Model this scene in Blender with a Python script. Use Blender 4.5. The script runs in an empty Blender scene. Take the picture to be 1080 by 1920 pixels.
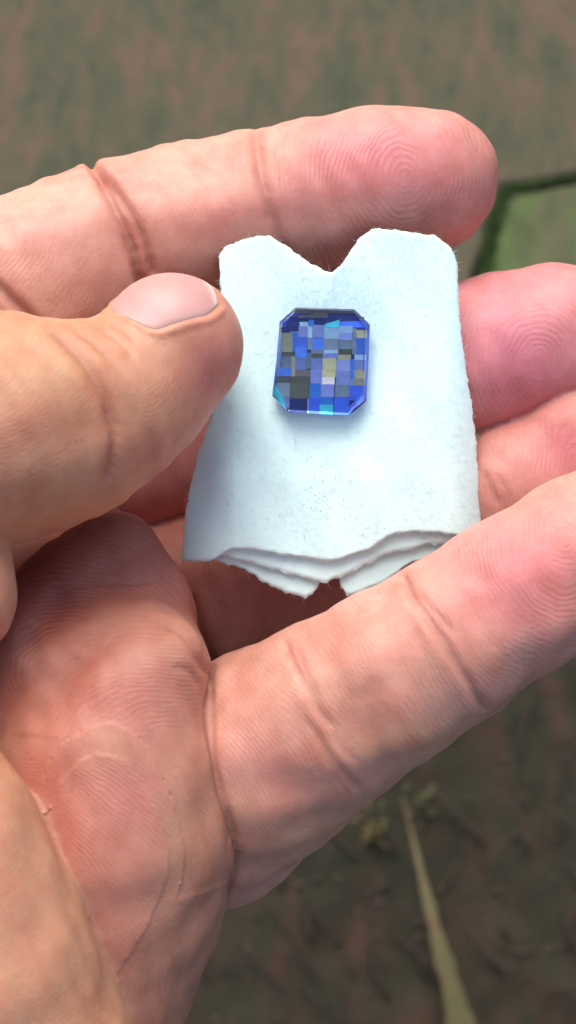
import bpy, bmesh, math, random, time
import numpy as np
from mathutils import Vector, Matrix, noise as mnoise
T0 = time.time()
random.seed(7); rng = np.random.default_rng(7)
S = bpy.context.scene
COL = S.collection

# ------------------------------------------------------------------ camera
TILT = math.radians(18)
DIST = 150.0                                   # mm from lens to the focus plane
FPX = 2700.0                                   # focal length in pixels of a 1080 x 1920 frame
AX = Vector((1, 0, 0)); AY = Vector((0, math.cos(TILT), math.sin(TILT))); AZ = Vector((0, -math.sin(TILT), math.cos(TILT)))
FOC = Vector((0, 0, 0.42))
ROT = Matrix((AX, AY, AZ)).transposed()
CAMPOS = FOC + AZ * DIST * 0.001
cd = bpy.data.cameras.new('camera'); cam = bpy.data.objects.new('camera', cd); COL.objects.link(cam)
cam.matrix_world = Matrix.Translation(CAMPOS) @ ROT.to_4x4()
cd.sensor_fit = 'VERTICAL'; cd.sensor_height = 36; cd.sensor_width = 24; cd.lens = 36 * FPX / 1920
cd.clip_start = 0.005; cd.clip_end = 200
cd.dof.use_dof = True; cd.dof.focus_distance = 0.147
cd.dof.aperture_fstop = (cd.lens * 0.001) / 0.0015
S.camera = cam

# ------------------------------------------------------------------ sky, sun, exposure
SUN_EL, SUN_AZ = math.radians(50), math.radians(-14)    # azimuth measured from +Y towards +X
w = bpy.data.worlds.new('World'); S.world = w; w.use_nodes = True
nt = w.node_tree; bg = nt.nodes['Background']
sky = nt.nodes.new('ShaderNodeTexSky'); sky.sky_type = 'NISHITA'; sky.sun_disc = False
sky.sun_elevation = SUN_EL; sky.sun_rotation = SUN_AZ; sky.dust_density = 4.5; sky.air_density = 1.0; sky.ozone_density = 1.0
nt.links.new(sky.outputs[0], bg.inputs[0]); bg.inputs[1].default_value = 0.10
sl = bpy.data.lights.new('sun', 'SUN'); sl.energy = 1.4; sl.angle = math.radians(48); sl.color = (1.0, 0.955, 0.90)
so = bpy.data.objects.new('sun', sl); COL.objects.link(so)
sd = Vector((math.sin(SUN_AZ) * math.cos(SUN_EL), math.cos(SUN_AZ) * math.cos(SUN_EL), math.sin(SUN_EL)))
so.rotation_euler = sd.to_track_quat('Z', 'Y').to_euler()
S.view_settings.view_transform = 'Standard'; S.view_settings.look = 'None'; S.view_settings.exposure = 1.08; S.view_settings.gamma = 1
S.cycles.use_denoising = True
S.cycles.max_bounces = 10; S.cycles.transmission_bounces = 8; S.cycles.sample_clamp_indirect = 4.0

# ------------------------------------------------------------------ helpers
def P(px, py, z=0.0):
    """pixel of the photograph + height (mm, towards the lens) -> local mm"""
    k = (DIST - z) / FPX
    return np.array([(px - 540) * k, (960 - py) * k, z])
def rmm(rpx, z): return rpx * (DIST - z) / FPX
def topx(V):
    k = FPX / (DIST - V[:, 2])
    return np.stack([540 + V[:, 0] * k, 960 - V[:, 1] * k], 1)
def loc2w(p): return FOC + ROT @ (Vector(p) * 0.001)
def srgb(r, g, b):
    f = lambda c: (c / 255 / 12.92) if c / 255 <= 0.04045 else ((c / 255 + 0.055) / 1.055) ** 2.4
    return (f(r), f(g), f(b), 1)
def link_local(name, verts, faces, mat, origin=(0, 0, 0), parent=None, smooth=True):
    """mesh given in local mm; object origin at `origin` (local mm)"""
    me = bpy.data.meshes.new(name)
    V = (np.asarray(verts, float) - np.asarray(origin, float)) * 0.001
    if isinstance(faces, np.ndarray) and faces.ndim == 2:
        n, k = faces.shape
        me.vertices.add(len(V)); me.vertices.foreach_set('co', V.astype(np.float32).ravel())
        me.loops.add(n * k); me.loops.foreach_set('vertex_index', faces.astype(np.int32).ravel())
        me.polygons.add(n); me.polygons.foreach_set('loop_start', np.arange(0, n * k, k, dtype=np.int32))
        me.polygons.foreach_set('loop_total', np.full(n, k, dtype=np.int32)); me.update(calc_edges=True)
    else:
        me.from_pydata([tuple(v) for v in V], [], [tuple(f) for f in faces]); me.update()
    if smooth: me.polygons.foreach_set('use_smooth', [True] * len(me.polygons))
    if mat: me.materials.append(mat)
    o = bpy.data.objects.new(name, me); COL.objects.link(o)
    M = Matrix.Translation(loc2w(origin)) @ ROT.to_4x4()
    if parent is None: o.matrix_world = M
    else:
        o.parent = parent; o.matrix_parent_inverse = Matrix.Identity(4)
        o.matrix_local = PW[parent.name].inverted() @ M
    PW[o.name] = M
    return o
PW = {}
def empty_local(name, origin, label, cat, group=None):
    o = bpy.data.objects.new(name, None); COL.objects.link(o)
    M = Matrix.Translation(loc2w(origin)) @ ROT.to_4x4(); o.matrix_world = M; PW[o.name] = M
    o.empty_display_size = 0.01
    o['label'] = label; o['category'] = cat
    if group: o['group'] = group
    return o
class NT:
    def __init__(s, name):
        s.m = bpy.data.materials.new(name); s.m.use_nodes = True; s.t = s.m.node_tree; s.b = s.t.nodes['Principled BSDF']
    def n(s, typ, **kw):
        nd = s.t.nodes.new(typ)
        for k, v in kw.items():
            if k.startswith('i_'): nd.inputs[k[2:].replace('_', ' ')].default_value = v
            else: setattr(nd, k, v)
        return nd
    def l(s, a, b): s.t.links.new(a, b)
    def noise(s, scale, detail=4, rough=0.55, vec=None, dist=0.0):
        nd = s.n('ShaderNodeTexNoise'); nd.inputs['Scale'].default_value = scale; nd.inputs['Detail'].default_value = detail
        nd.inputs['Roughness'].default_value = rough; nd.inputs['Distortion'].default_value = dist
        if vec is not None: s.l(vec, nd.inputs['Vector'])
        return nd
    def ramp(s, fac, stops):
        r = s.n('ShaderNodeValToRGB'); cr = r.color_ramp
        while len(cr.elements) < len(stops): cr.elements.new(0.5)
        for e, (p, c) in zip(cr.elements, stops): e.position = p; e.color = c
        s.l(fac, r.inputs[0]); return r
    def mix(s, fac, a, b, blend='MIX'):
        m = s.n('ShaderNodeMix', data_type='RGBA', blend_type=blend)
        for v, i in ((fac, m.inputs[0]), (a, m.inputs[6]), (b, m.inputs[7])):
            if hasattr(v, 'is_output') or hasattr(v, 'links'): s.l(v, i)
            else: i.default_value = v
        return m.outputs[2]
    def math(s, op, a, b=None, c=None):
        m = s.n('ShaderNodeMath', operation=op)
        for v, i in zip((a, b, c), m.inputs):
            if v is None: continue
            if hasattr(v, 'links'): s.l(v, i)
            else: i.default_value = v
        return m.outputs[0]
    def bump(s, h, dist, strength=1.0, prev=None):
        b = s.n('ShaderNodeBump'); b.inputs['Distance'].default_value = dist; b.inputs['Strength'].default_value = strength
        s.l(h, b.inputs['Height'])
        if prev is not None: s.l(prev, b.inputs['Normal'])
        return b.outputs[0]

# ------------------------------------------------------------------ ground
def ray_ground(px, py):
    d = (ROT @ Vector(((px - 540) / FPX, (960 - py) / FPX, -1))).normalized()
    t = -CAMPOS.z / d.z; q = CAMPOS + d * t; return (q.x, q.y)

# soil sheet
m = NT('dark_soil'); tc = m.n('ShaderNodeTexCoord')
mp = m.n('ShaderNodeMapping'); mp.inputs['Scale'].default_value = (1.7, 0.65, 1); mp.inputs['Rotation'].default_value = (0, 0, 0.35); m.l(tc.outputs['Object'], mp.inputs[0])
n1 = m.noise(30, 6, 0.62, mp.outputs[0], 0.6); n2 = m.noise(75, 6, 0.6, mp.outputs[0], 0.4); n3 = m.noise(900, 4, 0.7, tc.outputs['Object'])
c1 = m.ramp(n1.outputs[0], [(0.30, (0.008, 0.013, 0.004, 1)), (0.46, (0.020, 0.017, 0.006, 1)), (0.55, (0.038, 0.019, 0.009, 1)), (0.66, (0.068, 0.026, 0.017, 1))])
c2 = m.ramp(n2.outputs[0], [(0.38, (0.010, 0.020, 0.005, 1)), (0.62, (0.034, 0.023, 0.010, 1))])
cc = m.mix(0.42, c1.outputs[0], c2.outputs[0]); cc = m.mix(m.math('MULTIPLY', n3.outputs[0], 0.18), cc, (0.040, 0.030, 0.012, 1))
m.l(cc, m.b.inputs['Base Color']); m.b.inputs['Roughness'].default_value = 0.95
m.l(m.bump(n3.outputs[0], 0.002, 0.8), m.b.inputs['Normal'])
SOIL = m.m
def grid_mesh(name, x0, x1, y0, y1, nx, ny, zf, mat, parent=None):
    xs = np.linspace(x0, x1, nx); ys = np.linspace(y0, y1, ny)
    vs = [(x, y, zf(x, y)) for y in ys for x in xs]
    fs = [(j * nx + i, j * nx + i + 1, (j + 1) * nx + i + 1, (j + 1) * nx + i) for j in range(ny - 1) for i in range(nx - 1)]
    me = bpy.data.meshes.new(name); me.from_pydata(vs, [], fs); me.polygons.foreach_set('use_smooth', [True] * len(fs)); me.materials.append(mat)
    o = bpy.data.objects.new(name, me); COL.objects.link(o)
    if parent: o.parent = parent
    return o
def soil_z(x, y):
    if abs(x) > 1 or abs(y) > 1: return 0.0
    return 0.006 * (mnoise.noise(Vector((x * 22, y * 22, 0))) + 0.6 * mnoise.noise(Vector((x * 70, y * 70, 3))) + 0.3 * mnoise.noise(Vector((x * 190, y * 190, 5))))
me = bpy.data.meshes.new('ground')
gx = list(np.r_[-30, -8, -2, np.linspace(-.45, .45, 190), 2, 8, 30])
vs = [(x, y, soil_z(x, y)) for y in gx for x in gx]; N = len(gx)
fs = [(j * N + i, j * N + i + 1, (j + 1) * N + i + 1, (j + 1) * N + i) for j in range(N - 1) for i in range(N - 1)]
me.from_pydata(vs, [], fs); me.polygons.foreach_set('use_smooth', [True] * len(fs)); me.materials.append(SOIL)
ground = bpy.data.objects.new('ground', me); COL.objects.link(ground); ground['kind'] = 'structure'
ground['label'] = 'dark brown bare soil with reddish streaks below the hand'

def stone_mat(name, cols, mosscol, moss_lo, moss_hi, seed):
    m = NT(name); tc = m.n('ShaderNodeTexCoord')
    mp = m.n('ShaderNodeMapping'); mp.inputs['Location'].default_value = (seed, seed * 2, 0); m.l(tc.outputs['Object'], mp.inputs[0])
    ms = m.n('ShaderNodeMapping'); ms.inputs['Scale'].default_value = (1.5, .6, 1); ms.inputs['Location'].default_value = (seed, 0, 0); m.l(tc.outputs['Object'], ms.inputs[0])
    n1 = m.noise(52, 6, 0.7, ms.outputs[0], .4); n2 = m.noise(150, 5, 0.7, ms.outputs[0], .2); n3 = m.noise(700, 4, 0.7, mp.outputs[0])
    n4 = m.noise(20, 6, .7, mp.outputs[0], .5)
    a = m.ramp(n1.outputs[0], cols)
    b = m.mix(m.math('MULTIPLY', m.math('SUBTRACT', n2.outputs[0], .36), 1.3), a.outputs[0], (0.130, 0.100, 0.056, 1))
    b = m.mix(m.math('MULTIPLY', n3.outputs[0], 0.35), b, (0.035, 0.034, 0.028, 1))
    mf = m.ramp(n4.outputs[0], [(moss_lo, (0, 0, 0, 1)), (moss_hi, (1, 1, 1, 1))])
    b = m.mix(mf.outputs[0], b, mosscol)
    m.l(b, m.b.inputs['Base Color']); m.b.inputs['Roughness'].default_value = 0.9
    bn = m.bump(n2.outputs[0], 0.0015, 0.7); bn = m.bump(n3.outputs[0], 0.0006, 0.7, bn); m.l(bn, m.b.inputs['Normal'])
    return m.m
STONE = stone_mat('weathered_stone', [(0.30, (0.022, 0.036, 0.015, 1)), (0.45, (0.052, 0.062, 0.028, 1)), (0.54, (0.088, 0.068, 0.036, 1)), (0.68, (0.150, 0.080, 0.052, 1))], (0.06, 0.085, 0.035, 1), .58, .85, 0.3)
MOSSY = stone_mat('mossy_stone', [(0.30, (0.045, 0.07, 0.02, 1)), (0.5, (0.075, 0.095, 0.034, 1)), (0.68, (0.115, 0.095, 0.055, 1))], (0.075, 0.14, 0.03, 1), .40, .62, 1.7)

pave = bpy.data.objects.new('pavement', None); COL.objects.link(pave); pave['kind'] = 'structure'; pave['label'] = 'weathered stone paving under the hand'
def slab(poly, top, mat, label):
    """irregular stone slab: outline resampled and roughened, rounded arris, gently uneven top"""
    pts = []
    for i in range(len(poly)):
        a = Vector(poly[i]); b = Vector(poly[(i + 1) % len(poly)]); n = max(2, int((b - a).length / 0.004))
        for k in range(n):
            p = a.lerp(b, k / n); q = Vector((p.x * 45, p.y * 45, 1)); r = Vector((p.x * 160, p.y * 160, 4))
            pts.append(Vector((p.x + .0028 * mnoise.noise(q) + .0009 * mnoise.noise(r), p.y + .0028 * mnoise.noise(q + Vector((9, 9, 9))) + .0009 * mnoise.noise(r + Vector((5, 5, 5))))))
    bm = bmesh.new(); c = sum(pts, Vector((0, 0))) / len(pts)
    rings = []
    for ins, z in ((0, top - 0.030), (0, top - 0.0035), (0.001, top - 0.001), (0.003, top)):
        ring = []
        for i, p in enumerate(pts):
            t = (pts[(i + 1) % len(pts)] - pts[i - 1]).normalized(); nrm = Vector((-t.y, t.x))
            q = p + nrm * ins; ring.append(bm.verts.new((q.x, q.y, z)))
        rings.append(ring)
    for r0, r1 in zip(rings, rings[1:]):
        for i in range(len(pts)): bm.faces.new((r0[i], r0[(i + 1) % len(pts)], r1[(i + 1) % len(pts)], r1[i]))
    bm.faces.new(rings[-1])
    for f in bm.faces: f.smooth = len(f.verts) == 4
    me = bpy.data.meshes.new('slab'); bm.to_mesh(me); bm.free(); me.materials.append(mat)
    o = bpy.data.objects.new('slab', me); COL.objects.link(o); o.parent = pave; o['label'] = label
    return o
g = ray_ground
A1 = g(938, 380); A2 = g(1400, 305); A3 = g(903, 535); A4 = g(880, 760)
# big slab (left and top) and mossy slab on the right, 3-4 mm joints
big = [g(1400, 303), (.9, .9), (-.9, .9), (-.9, g(0, 1050)[1]), g(760, 1010), g(866, 760), g(888, 535), g(930, 377)]
slab(big, 0.012, STONE, 'large weathered grey and pinkish stone slab')
moss = [g(938, 383), g(908, 537), g(894, 760), g(860, 1000), g(1150, 1060), g(1500, 1030), g(1500, 300), g(1400, 307)]
slab(moss, 0.010, MOSSY, 'stone slab grown over with green moss')

# ------------------------------------------------------------------ hand: signed distance field
def chain(pts):
    return [(P(x, y, z), rmm(r, z)) for (x, y, r, z) in pts]
def d_sphere(X, c, r): return np.sqrt(((X - c) ** 2).sum(1)) - r
def d_cone(X, a, r1, b, r2):
    ba = b - a; l2 = (ba ** 2).sum(); rr = r1 - r2; a2 = l2 - rr * rr
    if a2 <= 1e-6: return np.minimum(d_sphere(X, a, r1), d_sphere(X, b, r2))
    il2 = 1 / l2; pa = X - a; y = pa @ ba; z = y - l2
    v = pa * l2 - y[:, None] * ba; x2 = (v ** 2).sum(1); y2 = y * y * l2; z2 = z * z * l2
    k = math.copysign(1, rr) * rr * rr * x2 if rr != 0 else np.zeros(len(X))
    d = (np.sqrt(x2 * a2 * il2) + y * rr) * il2 - r1
    c1 = np.sign(z) * a2 * z2 > k; c2 = np.sign(y) * a2 * y2 < k
    d = np.where(c2, np.sqrt(x2 + y2) * il2 - r1, d)
    d = np.where(c1, np.sqrt(x2 + z2) * il2 - r2, d)
    return d
def smin(a, b, k):
    h = np.maximum(k - np.abs(a - b), 0) / k
    return np.minimum(a, b) - h * h * k * 0.25
def d_chain(X, ch, k=2.0):
    d = None
    if len(ch) == 1: return d_sphere(X, *ch[0])
    for (a, r1), (b, r2) in zip(ch, ch[1:]):
        e = d_cone(X, a, r1, b, r2); d = e if d is None else smin(d, e, k)
    return d
G = {}
# (x px, y px, radius px, z mm)
G['index'] = [chain([(799, 339, 133, -9), (700, 355, 146, -9.5), (590, 378, 148, -9.5), (478, 407, 151, -9.5), (350, 433, 156, -9.2), (215, 466, 164, -9)]),
              chain([(150, 505, 176, -8.2), (60, 550, 178, -8), (-60, 600, 184, -9), (-250, 660, 215, -11)])]
G['middle'] = [chain([(1035, 648, 155, -11), (930, 675, 153, -11.5), (800, 715, 155, -12.5), (500, 800, 165, -22), (100, 880, 180, -27)])]
G['ring'] = [chain([(1200, 800, 140, -9.5), (1100, 845, 147, -10), (969, 925, 148, -10.5), (800, 985, 150, -15), (620, 1050, 165, -18.5), (430, 1105, 170, -22), (250, 1150, 185, -26)])]
G['little'] = [chain([(1190, 975, 128, 6), (1090, 1038, 144, 7.5), (965, 1118, 149, 8), (838, 1203, 152, 8), (730, 1268, 160, 7.2), (615, 1338, 172, 5), (500, 1410, 190, 1.2), (385, 1492, 203, -4), (200, 1570, 210, -9)])]
G['thumb'] = [chain([(322, 648, 134, 7.4), (255, 726, 138, 8.4), (190, 764, 157, 10), (110, 793, 184, 11), (30, 800, 203, 12), (-50, 803, 215, 12.5), (-190, 830, 225, 13), (-330, 930, 250, 11)])]
G['mound'] = [chain([(212, 1048, 92, -2.5), (150, 1130, 112, -.2), (60, 1240, 127, 3), (-60, 1400, 150, 4)]),
              chain([(284, 1150, 84, -1.8), (250, 1250, 110, 1.5)])]
G['pad'] = [chain([(296, 1255, 76, 4.5), (234, 1335, 142, 6.0), (216, 1440, 188, 6.8), (218, 1570, 211, 6.8), (197, 1690, 204, 6), (130, 1850, 212, 6), (40, 2050, 230, 5), (-100, 2300, 260, 2)]),
            chain([(325, 1215, 36, 9.3), (285, 1232, 52, 9), (240, 1290, 80, 9)])]
G['thenar'] = [chain([(-330, 1180, 190, 15), (-243, 1500, 225, 19.5), (-150, 1632, 229, 20.5), (-70, 1810, 232, 20.5), (12, 2012, 234, 19), (60, 2250, 240, 8)]),
               chain([(-78, 1120, 112, 14), (-140, 1000, 130, 13), (-220, 1250, 180, 12)])]
G['core'] = [chain([(-150, 760, 210, -12), (20, 1000, 220, -23), (120, 1300, 240, -12), (60, 1700, 280, -7), (-60, 2100, 260, -5)]),
             chain([(-350, 900, 240, -10), (-250, 1300, 290, -8), (-250, 1700, 300, -4), (-300, 2150, 260, -2)]),
             chain([(60, 1080, 120, -16), (150, 1230, 160, -9), (200, 1500, 190, -4)])]
G['wrist'] = [chain([(-250, 1700, 300, -4), (-520, 2150, 260, -6), (-850, 2650, 270, -9), (-1100, 3050, 290, -11)]),
              chain([(-150, 2200, 240, -2), (-380, 2480, 230, -6), (-680, 2850, 250, -9), (-1000, 3200, 280, -11)])]
ORDER = [('core', 0, 3), ('wrist', 14, 12), ('mound', 3.2, 3), ('pad', 5.5, 3), ('thenar', .6, 3), ('thumb', 0.7, 1.4), ('little', .55, 1.6), ('ring', .8, 1.6), ('middle', .8, 1.6), ('index', .5, 1.6)]
GID = {n: i for i, (n, _, _) in enumerate(ORDER)}
BB = {}
for n, chs in G.items():
    lo = np.min([c - r for ch in chs for c, r in ch], 0) - 4; hi = np.max([c + r for ch in chs for c, r in ch], 0) + 4; BB[n] = (lo, hi)
SEAM = {'little': .55, 'ring': .3, 'middle': .3, 'index': .3}      # pressed-together folds where two masses of flesh meet
def sdf(X, ids=False):
    D = np.full(len(X), 50.0); I = np.zeros(len(X), np.int8); best = np.full(len(X), 1e9)
    for n, k, kin in ORDER:
        lo, hi = BB[n]; msk = np.all((X > lo) & (X < hi), 1)
        far = ~msk
        if far.any():      # a safe outer bound from the box
            q = np.maximum(np.maximum(lo - X[far], X[far] - hi), 0); e = np.sqrt((q ** 2).sum(1)) + 4
            D[far] = np.minimum(D[far], e)
        if not msk.any(): continue
        Y = X[msk]; d = None
        for j, ch in enumerate(G[n]):
            e = d_chain(Y, ch, kin)
            if d is None: d = e
            else: d = smin(d, e, .5 if n == 'index' else 5.0)
        if k == 0: D[msk] = np.minimum(D[msk], d)
        else:
            u_ = smin(D[msk], d, k)
            if n in SEAM: u_ = u_ + SEAM[n] * np.exp(-(D[msk] ** 2 + d ** 2) / .50 ** 2)
            D[msk] = u_
        b = best[msk]; ii = I[msk]; t = d < b; b[t] = d[t]; ii[t] = GID[n]; best[msk] = b; I[msk] = ii
    return (D, I) if ids else D
def sgrad(X, h=0.02):
    g_ = np.stack([sdf(X + np.array(e) * h) - sdf(X - np.array(e) * h) for e in ((1, 0, 0), (0, 1, 0), (0, 0, 1))], 1)
    return g_ / np.maximum(np.linalg.norm(g_, axis=1, keepdims=True), 1e-9)

H = 0.55
def build_field():
    los = np.min([b[0] for b in BB.values()], 0); his = np.max([b[1] for b in BB.values()], 0)
    los = np.maximum(los, [-88, -92, -40]); his = np.minimum(his, [45, 60, 40])
    B = 8; nb = np.ceil((his - los) / (H * B)).astype(int); n = nb * B
    F = np.full(n, 9.0, np.float32)
    cx = [los[a] + (np.arange(nb[a]) + .5) * B * H - H / 2 for a in range(3)]
    C = np.stack(np.meshgrid(*cx, indexing='ij'), -1).reshape(-1, 3)
    dc = sdf(C); near = np.abs(dc) < B * H * .9 + 1.2
    idx = np.stack(np.unravel_index(np.arange(len(C)), nb), 1)
    F5 = F.reshape(nb[0], B, nb[1], B, nb[2], B)
    sgn = np.where(dc < 0, -9.0, 9.0).reshape(nb)
    F5[:] = sgn[:, None, :, None, :, None]
    off = np.stack(np.meshgrid(*[np.arange(B)] * 3, indexing='ij'), -1).reshape(-1, 3)
    bi = idx[near]
    for s in range(0, len(bi), 400):
        b = bi[s:s + 400]
        pts = (b[:, None, :] * B + off[None]) ; X = los + pts.reshape(-1, 3) * H
        d = sdf(X).reshape(len(b), B, B, B).astype(np.float32)
        for q in range(len(b)): F5[b[q, 0], :, b[q, 1], :, b[q, 2], :] = d[q]
    F[0] = F[-1] = 9; F[:, 0] = F[:, -1] = 9; F[:, :, 0] = F[:, :, -1] = 9
    return F, los
def surface_nets(F, los):
    n = np.array(F.shape); s = F < 0
    c = np.zeros(n - 1, np.int8)
    for i in (0, 1):
        for j in (0, 1):
            for k in (0, 1): c += s[i:n[0] - 1 + i, j:n[1] - 1 + j, k:n[2] - 1 + k]
    act = (c > 0) & (c < 8); ai = np.argwhere(act); vid = np.full(n - 1, -1, np.int64); vid[act] = np.arange(len(ai))
    acc = np.zeros((len(ai), 3)); cnt = np.zeros(len(ai))
    corners = [(i, j, k) for i in (0, 1) for j in (0, 1) for k in (0, 1)]
    for a in corners:
        for ax in range(3):
            if a[ax] == 1: continue
            b = list(a); b[ax] = 1
            fa = F[tuple((ai + a).T)]; fb = F[tuple((ai + b).T)]
            x = (fa < 0) != (fb < 0); t = np.where(x, fa / np.where(fa == fb, 1, fa - fb), 0)
            p = np.array(a, float)[None] + t[:, None] * (np.array(b) - np.array(a))
            acc[x] += p[x]; cnt += x
    V = los + (ai + acc / cnt[:, None]) * H
    Q = []
    for ax in range(3):
        sl0 = [slice(1, -1)] * 3; sl1 = [slice(1, -1)] * 3; sl0[ax] = slice(0, -1); sl1[ax] = slice(1, None)
        a_ = s[tuple(sl0)]; b_ = s[tuple(sl1)]
        e = np.argwhere(a_ != b_); up = a_[tuple(e.T)]
        o = np.ones(3, int); o[ax] = 0; e = e + o
        u, v = (ax + 1) % 3, (ax + 2) % 3
        du = np.zeros(3, int); du[u] = 1; dv = np.zeros(3, int); dv[v] = 1
        q = np.stack([vid[tuple((e - du - dv).T)], vid[tuple((e - dv).T)], vid[tuple(e.T)], vid[tuple((e - du).T)]], 1)
        q[~up] = q[~up][:, ::-1]; Q.append(q)
    Q = np.concatenate(Q); return V, Q[(Q >= 0).all(1)]
def smooth_tan(V, Q, it=2):
    for _ in range(it):
        acc = np.zeros_like(V); cnt = np.zeros(len(V))
        for a, b in ((0, 1), (1, 2), (2, 3), (3, 0)):
            np.add.at(acc, Q[:, a], V[Q[:, b]]); np.add.at(acc, Q[:, b], V[Q[:, a]]); np.add.at(cnt, Q[:, a], 1); np.add.at(cnt, Q[:, b], 1)
        V = V * .4 + .6 * acc / np.maximum(cnt, 1)[:, None]
    return V
def project(V, it=2, lim=.4):
    for _ in range(it):
        d = sdf(V); g_ = sgrad(V); V = V - g_ * np.clip(d, -lim, lim)[:, None]
    return V
def subdivide(V, Q):
    E = np.concatenate([Q[:, [0, 1]], Q[:, [1, 2]], Q[:, [2, 3]], Q[:, [3, 0]]]); E.sort(axis=1)
    key = E[:, 0] * (len(V) + 1) + E[:, 1]; u, first, inv = np.unique(key, return_index=True, return_inverse=True); inv = inv.ravel()
    M_ = (V[E[first, 0]] + V[E[first, 1]]) / 2; C = V[Q].mean(1)
    nV, nE, nQ = len(V), len(M_), len(Q); e = inv.reshape(4, nQ).T + nV; c = np.arange(nQ) + nV + nE
    q = np.concatenate([np.stack([Q[:, i], e[:, i], c, e[:, (i - 1) % 4]], 1) for i in range(4)])
    return np.concatenate([V, M_, C]), q
F, los = build_field(); V, Q = surface_nets(F, los); del F
V = smooth_tan(V, Q, 2); V = project(V, 2)
V, Q = subdivide(V, Q); V = project(V, 1)
D_, ID = sdf(V, True); NRM = sgrad(V)
print('hand verts', len(V), 'faces', len(Q), 'bounds', V.min(0), V.max(0), round(time.time() - T0, 1))

# ------------------------------------------------------------------ creases and folds (geometry), skin tone and ridge maps
px = topx(V); front = NRM[:, 2] > -0.25
def seg_dist(pp, poly):
    """distance (px) to a polyline and parameter 0..1 along it; signed side"""
    best = np.full(len(pp), 1e9); par = np.zeros(len(pp)); side = np.zeros(len(pp))
    L = [math.dist(a, b) for a, b in zip(poly, poly[1:])]; tot = sum(L); acc = 0
    for (a, b), l in zip(zip(poly, poly[1:]), L):
        a = np.array(a, float); b = np.array(b, float); ab = b - a
        t = np.clip(((pp - a) @ ab) / (ab @ ab), 0, 1); q = a + t[:, None] * ab; d = np.hypot(*(pp - q).T)
        sd_ = np.sign(ab[0] * (pp[:, 1] - a[1]) - ab[1] * (pp[:, 0] - a[0]))
        m_ = d < best; best[m_] = d[m_]; par[m_] = (acc + t[m_] * l) / tot; side[m_] = sd_[m_]; acc += l
    return best, par, side
def smoothpoly(poly, n=10):
    """Catmull-Rom resample"""
    p = [np.array(q, float) for q in poly]; p = [2 * p[0] - p[1]] + p + [2 * p[-1] - p[-2]]; out = []
    for i in range(1, len(p) - 2):
        for k in range(n):
            t = k / n; a, b, c, d = p[i - 1], p[i], p[i + 1], p[i + 2]
            out.append(tuple(.5 * ((2 * b) + (-a + c) * t + (2 * a - 5 * b + 4 * c - d) * t * t + (-a + 3 * b - 3 * c + d) * t ** 3)))
    out.append(tuple(p[-2])); return out
disp = np.zeros(len(V)); red = np.zeros(len(V))
#  groups, polyline px, half width mm, depth mm, taper at ends (share), bulge factor
CREASES = [
 (['index'], [(480, 236), (484, 290), (494, 345), (510, 400), (528, 455), (540, 520)], .55, .42, .05, .5),
 (['index'], [(520, 262), (528, 330), (540, 380)], .35, .07, .4, 0),
 (['index'], [(166, 298), (190, 338), (222, 400), (246, 455), (268, 540)], .55, 1.0, .02, .12),
 (['index'], [(172, 305), (215, 352), (250, 410), (276, 470), (292, 530)], .45, .7, .1, .1),
  (['index', 'middle', 'core'], [(-20, 520), (18, 560), (60, 600), (100, 640)], .6, .7, .1, .1),
 (['ring'], [(352, 1110), (368, 1170), (392, 1230), (410, 1270)], .6, .5, .1, .3),
 (['ring'], [(330, 1120), (350, 1180), (378, 1240)], .4, .3, .1, .2),
 (['ring'], [(900, 870), (918, 910), (940, 960)], .5, .25, .3, .4),
 (['ring'], [(925, 880), (945, 915), (962, 950)], .4, .15, .3, .4),
 (['little'], [(752, 1070), (768, 1110), (796, 1150), (832, 1200), (868, 1262), (912, 1335)], .45, .34, .05, .35),
 (['little'], [(775, 1095), (800, 1130), (838, 1172), (862, 1200)], .35, .20, .3, .2),
 (['little'], [(780, 1150), (812, 1180), (842, 1230), (880, 1290)], .35, .12, .4, .1),
 (['little'], [(528, 1185), (548, 1240), (575, 1290), (600, 1335), (632, 1372)], .42, .26, .12, .35),
 (['little'], [(548, 1190), (566, 1240), (592, 1296), (612, 1330)], .32, .14, .3, .2),
 (['little'], [(566, 1330), (600, 1388), (632, 1432), (672, 1480), (700, 1500)], .42, .24, .25, .35),
 (['little'], [(600, 1400), (630, 1452), (660, 1500), (668, 1520)], .35, .16, .3, .2),
 (['little'], [(612, 1350), (640, 1400), (690, 1440)], .3, .10, .4, .1),
 (['little'], [(590, 1260), (640, 1215), (700, 1190)], .7, .07, .4, 0),
 (['little'], [(640, 1330), (700, 1290), (780, 1270)], .8, .07, .4, 0),
 (['pad', 'mound', 'ring', 'little'], [(300, 1172), (332, 1178), (356, 1206), (372, 1240), (398, 1276)], .4, .35, .2, .3),
 (['pad', 'mound', 'little'], [(316, 1256), (338, 1252), (360, 1266), (372, 1292)], .35, .15, .2, .1),
 (['pad', 'mound'], [(60, 1330), (130, 1260), (220, 1190), (300, 1176)], 1.4, .35, .3, .1),
 (['mound', 'core', 'pad'], [(20, 1240), (70, 1170), (140, 1080)], 1.6, .6, .3, .1),
 (['thumb'], [(70, 600), (120, 640), (165, 690), (200, 750), (214, 820), (205, 880), (175, 945)], .60, .42, .2, .6),
 (['thumb'], [(110, 598), (155, 628), (200, 668), (228, 700)], .40, .26, .3, .4),
 (['thumb'], [(150, 597), (195, 620), (240, 655), (255, 690)], .35, .20, .3, .4),
 (['thumb'], [(200, 604), (232, 622), (262, 650)], .4, .15, .3, .3),
  ]
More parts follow.
